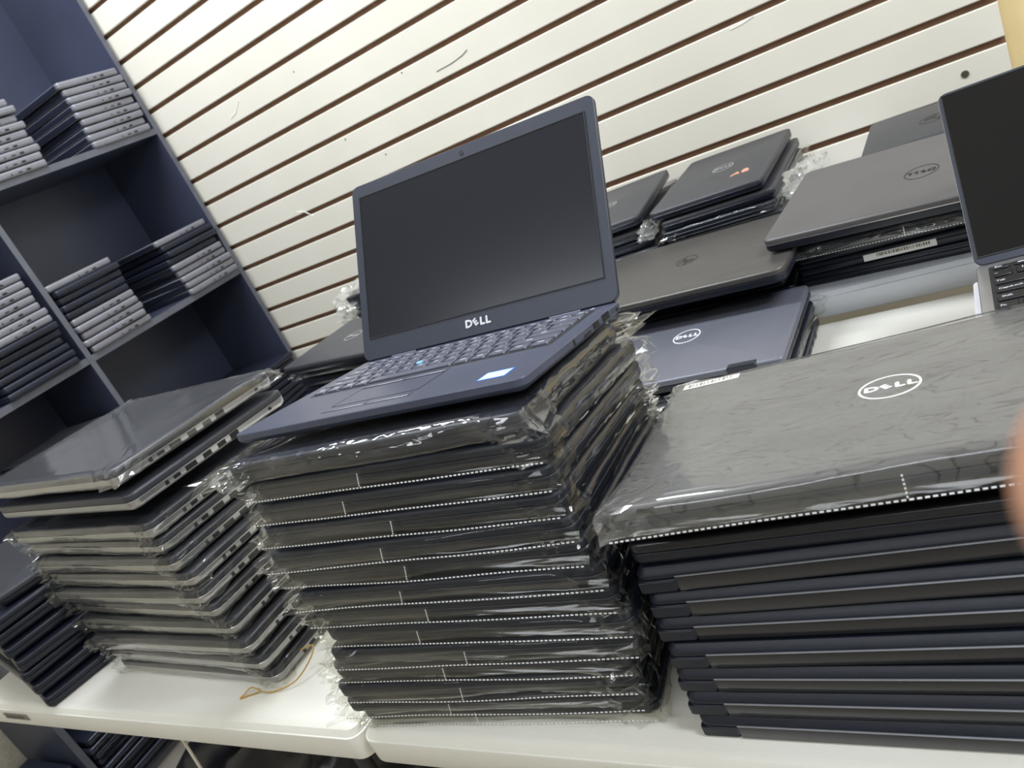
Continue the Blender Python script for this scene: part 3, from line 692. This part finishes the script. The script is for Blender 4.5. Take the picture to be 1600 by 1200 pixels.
# ================================================================== black laptops at the lower left, turned to a corner
ys = [-17, -15, -13, -18, -14, -16, -15]
for i in range(7):
    z = -.5165+i*.0222
    x, y = -1.300-.006*(i % 3)-.004*i, .383+.002*i
    lab = ('black laptop jutting over the table edge, bottom of the turned stack' if i == 0 else f'black laptop, {ORD[i]} from bottom of the turned stack at lower left')
    if i == 6: lab = 'black laptop with clear bag trailing over its side in the turned stack at lower left'
    L_ = laptop('dark14', lab, 'black laptops in the turned stack', pose(cl('dark14', 'fr'), (x, y, z), ys[i]))
    if i == 6: put('loose_bag_end', crumple_mesh(0.012, 0.06, 0.014, 61), L_, (0.165, 0.06, 0.012))
laptop('graph14', 'dark grey laptop lying crooked on the turned stack at the left picture edge', 'black laptops in the turned stack', pose(cl('graph14', 'fr'), (-1.335, .430, -.5165+7*.0222), -24), logo=None)

# ================================================================== back tables
# low stack with the flip-hinge laptop
for i, (key, lab) in enumerate((('dark14', 'dark laptop at the bottom of the low stack behind the open laptop'), ('dark14', 'dark laptop under the grey one with the white round logo'), ('flip14', 'grey laptop with a white round logo behind the open laptop, hinge side forward'))):
    L_ = laptop(key, lab, 'laptops in the low stack behind the open laptop', pose(cl(key, 'fr'), (-.276, .918, -.5165+i*.0226), -1.0), logo='dell_white' if i == 2 else None, logo_at=(-.005, 0.02), bag=BAGS['dark14'][0] if i == 1 else None)
    if i == 2:
        s = STY['flip14']
        for sx in (-1, 1):
            h = MB(); h.bbox(-0.020, 0.020, -0.006, 0.006, s['T']*.30, s['T']+0.0006, 0.0012); ho = put('flip_hinge', h.mesh('flip_hinge', 'black_satin', 30), L_, (sx*(s['W']/2-0.055), -s['D']/2+0.0045, 0))
        v = MB()
        for k in range(44): v.box(-0.11+k*0.0050, -0.11+k*0.0050+0.0030, -s['D']/2-0.0004, -s['D']/2+0.0004, 0.0025, 0.0075)
        stuff(put('vent_slots', v.mesh('vent_slots', 'port'), L_))
# stack with the steel lid
for i in range(3):
    laptop('dark14', f'dark laptop, {ORD[i]} one of three below the brushed steel laptop', 'laptops under the brushed steel laptop', pose(cl('dark14', 'fr'), (-.300-.01*i, 1.172, -.4795+i*.0208), -3+i), bag=None)
laptop('steel15', 'scratched brushed steel laptop with a dark round logo behind the open laptop', None, pose(cl('steel15', 'frt'), (-.283, 1.078, -.3945), -4.5), logo='hp_dark', logo_at=(-.005, .01))
# two stacks against the slat wall
def back_stack(n, key_top, corner, cpos, ztop, yaw, where, group, logo, seed, dz=.0213, bagged=()):
    rg = random.Random(seed)
    for i in range(n):
        top = i == n-1
        key = key_top if top else ('dark14' if i % 2 else 'graph14')
        s = STY[key]; dx = 0 if top else rg.uniform(.004, .020); dy = 0 if top else rg.uniform(.0, .010)
        z = -.4795+i*dz if not top else ztop-s['T']
        pos = 'top' if top else ORD[i]
        lab = f'grey laptop with pale round logo, top of {where}' if top else (f'dark laptop, bottom of {where}' if i == 0 else f'dark laptop, {pos} from bottom of {where}')
        # long side runs away from the viewer: turn by 90 degrees
        c = {'fl': (-s['W']/2, s['D']/2, 0), 'fr': (-s['W']/2, -s['D']/2, 0)}[corner]
        o = laptop(key, lab, group, pose(c, (cpos[0]+dx, cpos[1]+dy, z), yaw+90+(0 if top else rg.uniform(-1.5, 1.5))), logo=logo if top else None, logo_rot=-90, logo_at=(0.01, 0), bag=BAGS['dark14'][1] if i in bagged else None)
        yield o
A = list(back_stack(6, 'graph14', 'fl', (-.5815, 1.4364), -.3513, -0.8, 'wall-side stack with the orange sticker', 'laptops in the stack with the orange sticker', 'dell_light', 21, bagged=(3,)))
lid_ = [c for c in A[-1].children if c.name.startswith('lid')][0]
om = MB(); zt = STY['graph14']['T']+.0003
for pts in ([(-.018, -.012), (-.006, .004), (-.002, -.010)], [(-.012, -.004), (-.003, -.004)], [(.002, .006), (.010, .010), (.014, .002), (.006, -.004), (.001, .000)], [(.004, -.008), (.016, -.006)]):
    om.tube([(x, y, 0) for x, y in pts], .0016, 6)
put('orange_mark', om.mesh('orange_mark', 'orange'), lid_, (-.075, -.055, zt), (0, 0, R(-90)))
put('loose_bag_end', crumple_mesh(.10, .035, .022, 71), A[3], (-.05, -.135, .012))
put('loose_bag_end', crumple_mesh(.07, .030, .020, 73), A[2], (.10, -.130, .012))
Bs = list(back_stack(6, 'graph14', 'fr', (-.602, 1.440), -.346, 5.0, 'wall-side stack half hidden by the open screen', 'laptops in the stack half hidden by the open screen', 'dell_light', 22, bagged=(4,)))
put('loose_bag_end', crumple_mesh(.05, .02, .018, 74), Bs[4], (-.16, -.10, .01))
# stack on the right with the reversed logo
for i in range(3):
    L_ = laptop('dark14', f'black laptop, {ORD[i]} one below the bagged laptop at the right rear', 'black laptops at the right rear', pose(cl('dark14', 'fl'), (-.300+.004*i, 1.195-.006*i, -.4795+i*.0205), -5+i))
    if i == 1:
        st = MB(); st.bbox(-.048, .048, -.0006, .0004, -.0050, .0050, .0002); so = put('paper_sticker', st.mesh('paper_sticker', 'sticker_white'), L_, (-.02, -.1108, .0080))
        st = MB(); rg = random.Random(3); x = -.030
        while x < .040: w = rg.choice((.0006, .0010, .0018)); st.box(x, x+w, -.00075, -.0006, -.001, .0036); x += w+rg.choice((.0008, .0014))
        put('barcode', st.mesh('barcode', 'mark'), so)
laptop('black14', 'shiny bagged laptop squeezed under the grey laptop at the right rear', None, pose(cl('black14', 'fl'), (-.280, 1.160, -.4180), -6.5, 1.0), bag=bag_mesh(.331, .221, .0178, 511, 'film_crisp', .010, .018), seal=(SEALS[0][0], SEALS[0][1], None))
laptop('dell_grey15', 'plain grey laptop with a dark reversed round logo at the right rear', None, pose(cl('dell_grey15', 'flt'), (-.3155, 1.1404, -.3700), -8.6, 3.4), logo='dell_dark', logo_rot=180, logo_at=(.010, -.012), logo_scale=1.05)
for i in range(4):
    top = i == 3
    laptop('graph14' if top else 'dark14', 'grey laptop with dark logo against the slatted wall at right' if top else f'dark laptop, {ORD[i]} of those under the grey laptop against the wall at right', 'laptops against the wall at right',
           pose(cl('graph14', 'fl'), (-.228+.004*i, 1.54, -.4795+i*.0200), -1), logo='hp_dark' if top else None, logo_rot=180, logo_at=(-.05, 0), logo_scale=1.3)
# stack behind the left stack
for i in range(6):
    top = i == 5; key = 'graph14' if top else 'dark14'
    lab = 'dark grey laptop with pale round logo topping the stack left behind the open laptop' if top else f'dark laptop, {ORD[i]} from bottom of the stack left behind the open laptop'
    cpos = (-1.350, 1.125, -.341) if top else (-1.385+.003*i, 1.172, -.4795+i*.0225)
    L_ = laptop(key, lab, 'laptops in the stack behind the open laptop at left', pose(cl(key, 'flt' if top else 'fl'), cpos, -10 if top else -9), logo='dell_light' if top else None, logo_at=(-.030, 0), bag=BAGS['dark14'][0] if i == 4 else None)
for i in range(4):
    laptop('dark14', f'dark laptop, {ORD[i]} from bottom of the low stack in shadow left of the open laptop', 'laptops in the low shadowed stack', pose(cl('dark14', 'fl'), (-1.33+.008*(i % 2), .885+.006*(i % 3), -.5165+i*.0225), -6+i))
# bagged stack further back at the slat wall
for i in range(7):
    L_ = laptop('dark14', ('bagged dark laptop topping the rear stack left of the open screen' if i == 6 else f'bagged dark laptop, {ORD[i]} from bottom of rear stack left of the open screen'), 'bagged laptops in the rear left stack',
           pose(cl('dark14', 'fl'), (-1.420+.006*(i % 3), 1.470, -.4795+i*.0238), 4), bag=BAGS['dark14'][i % 2])
    if i in (4, 5, 6): put('loose_bag_end', crumple_mesh(.060, .08, .028, 80+i), L_, (-.185, -.05, .008))

# open laptop at the right edge, on a white carton
GW, GD, GT = .323, .217, .0150
mwg = pose((0, GD-.006, GT), (-.0504, .8956, -.3834), 0.8, 0.2, -0.7)
open_laptop('open silver laptop with a black glossy screen cut off by the right picture edge', 'open laptops on show', mwg, GW, GD, .2186, 137.5, GT,
            ('silver', 'bezel', 'screen_gloss'),
            dict(bezel=(0.004, 0.004, 0.010), rim=True, hinges=(0.075, 0.248), kx=0.013, ky=0.009, key='key_black', pad=(0.105, 0.11, 0.055), ports=[],
                 named={(0, 0): 'Esc', (1, 0): '~', (2, 0): 'Tab', (3, 0): 'CapsLock', (4, 0): 'Shift', (5, 0): 'Fn', (5, 1): 'Ctrl'}))
ct = thing('carton', 'plain white carton under the open silver laptop at the right edge', 'box', None, Matrix.Translation((.115, .785, Z(-.5168))))
c = MB(); c.bbox(-.170, .170, -.112, .112, 0, .080, .002); put('carton_body', c.mesh('carton_body', 'carton_white'), ct)
c = MB(); c.bbox(-.1715, .1715, -.1135, .1135, .076, .1170, .002); put('carton_lid', c.mesh('carton_lid', 'carton_white'), ct)

# ================================================================== small things
def curve(pts, n=6, closed=False):
    P = [Vector(p) for p in pts]; k = len(P); out = []
    for i in range(k if closed else k-1):
        p0 = P[(i-1) % k] if (closed or i) else P[i]; p1 = P[i]; p2 = P[(i+1) % k]; p3 = P[(i+2) % k] if (closed or i < k-2) else p2
        for j in range(n):
            t = j/n; out.append(0.5*((2*p1)+(p2-p0)*t+(2*p0-5*p1+4*p2-p3)*t*t+(3*p1-p0-3*p2+p3)*t**3))
    if not closed: out.append(P[-1])
    return out
rb = MB()
rb.tube(curve([(-.890, .420, Z(-.5155)), (-.880, .4245, Z(-.5150)), (-.862, .4305, Z(-.5130)), (-.8755, .4320, Z(-.5090)), (-.886, .4255, Z(-.5135))], 6, True), .0008, 6, True)
rb.tube(curve([(-.862, .4305, Z(-.5130)), (-.838, .432, Z(-.5145)), (-.808, .446, Z(-.5110)), (-.795, .470, Z(-.500)), (-.800, .486, Z(-.494)), (-.812, .476, Z(-.492))]), .0008, 6)
tag(put('rubber_band', rb.mesh('rubber_band', 'rubber', 60)), 'thin yellow rubber band around the bottom corner of the left stack', 'rubber band')
cb = MB(); P = [(-1.335, .515, -.560), (-1.352, .520, -.70), (-1.375, .517, -.85), (-1.392, .507, -1.0), (-1.40, .50, -1.20), (-1.36, .49, -1.2295), (-1.25, .52, -1.2305)]
cb.tube(curve([(x, y, Z(z)) for x, y, z in P]), .0030, 8); tag(put('power_cable', cb.mesh('power_cable', 'cable', 60)), 'thin white cable hanging down under the front table', 'cable')
bgm = MB(); vs = []; fs = []; nu, nv = 48, 20
for j in range(nv+1):
    th = math.pi/2*j/nv
    for i in range(nu):
        ph = 2*math.pi*i/nu; dv = Vector((math.cos(th)*math.cos(ph), math.cos(th)*math.sin(ph), math.sin(th)))
        s = 1+.22*noise.noise(dv*3+Vector((4, 2, 1)))+.10*abs(noise.noise(dv*9))
        vs.append((dv.x*.36*s, dv.y*.30*s, dv.z*.40*s))
for j in range(nv):
    for i in range(nu): fs.append((j*nu+i, j*nu+(i+1)%nu, (j+1)*nu+(i+1)%nu, (j+1)*nu+i))
bgm.add(vs, fs); tag(put('garbage_bag', bgm.mesh('garbage_bag', 'black_bag', 60), loc=(-1.42, .80, 0.001)), 'large crumpled black plastic bag on the floor under the front table', 'bag')
ct = thing('carton', 'dark blue carton on the floor at the lower left corner beside the shelving', 'box', None, Matrix.Translation((-2.22, .44, 0)))
c = MB(); c.bbox(-.11, .11, -.14, .14, 0, .26, .003); put('carton_body', c.mesh('carton_body', 'carton_blue'), ct)
c = MB(); c.bbox(-.112, .112, -.025, .025, .2585, .2612, .0008); put('tape', c.mesh('tape', 'film_flap'), ct)
# ================================================================== the photographer's fingertip beside the lens
def campt(r_, d_, f_): return cam.matrix_world.translation + CR*r_ - CU*d_ + CF*f_
def skinned(name, chains, label):
    me = bpy.data.meshes.new(name); vs = []; es = []; rad = []
    for ch in chains:
        prev = None
        for item in ch:
            if isinstance(item, int): prev = item; continue
            (p, r_) = item; vs.append(tuple(p)); rad.append(r_)
            if prev is not None: es.append((prev, len(vs)-1))
            prev = len(vs)-1
    me.from_pydata(vs, es, []); me.update(); me.materials.append(MATS['skin'])
    o = put(name, me); sk = o.modifiers.new('skin', 'SKIN'); sb = o.modifiers.new('sub', 'SUBSURF'); sb.levels = 2; sb.render_levels = 2
    for i, v in enumerate(me.skin_vertices[0].data): v.radius = (rad[i], rad[i])
    me.skin_vertices[0].data[0].use_root = True
    me.polygons.foreach_set('use_smooth', [True]*len(me.polygons)); sk.use_smooth_shade = True
    return tag(o, label, 'person')
C_ = campt
hand = [[(C_(.150, .030, -.075), .024), (C_(.118, .020, -.045), .026), (C_(.098, .014, -.015), .020)],
        [2, (C_(.088, .010, .010), .0105), (C_(.080, .008, .034), .0095), (C_(.062, .0075, .052), .0088), (C_(.0415, .0070, .058), .0080), (C_(.0372, .0070, .0588), .0064)],
        [1, (C_(.112, .036, -.010), .0105), (C_(.106, .040, .018), .0095), (C_(.092, .042, .030), .0088), (C_(.080, .043, .022), .0075)],
        [1, (C_(.120, .052, -.020), .0100), (C_(.114, .058, .006), .0092), (C_(.101, .060, .016), .0085), (C_(.090, .060, .008), .0072)],
        [1, (C_(.130, .064, -.034), .0088), (C_(.124, .072, -.010), .0080), (C_(.112, .074, -.002), .0074), (C_(.103, .073, -.010), .0062)],
        [0, (C_(.126, .006, -.100), .0125), (C_(.104, -.004, -.088), .0105), (C_(.086, -.008, -.070), .0092), (C_(.074, -.009, -.056), .0075)]]
skinned('person', hand, 'blurred fingertip of a hand held up beside the lens at the right picture edge')
print('objects', len(bpy.data.objects))
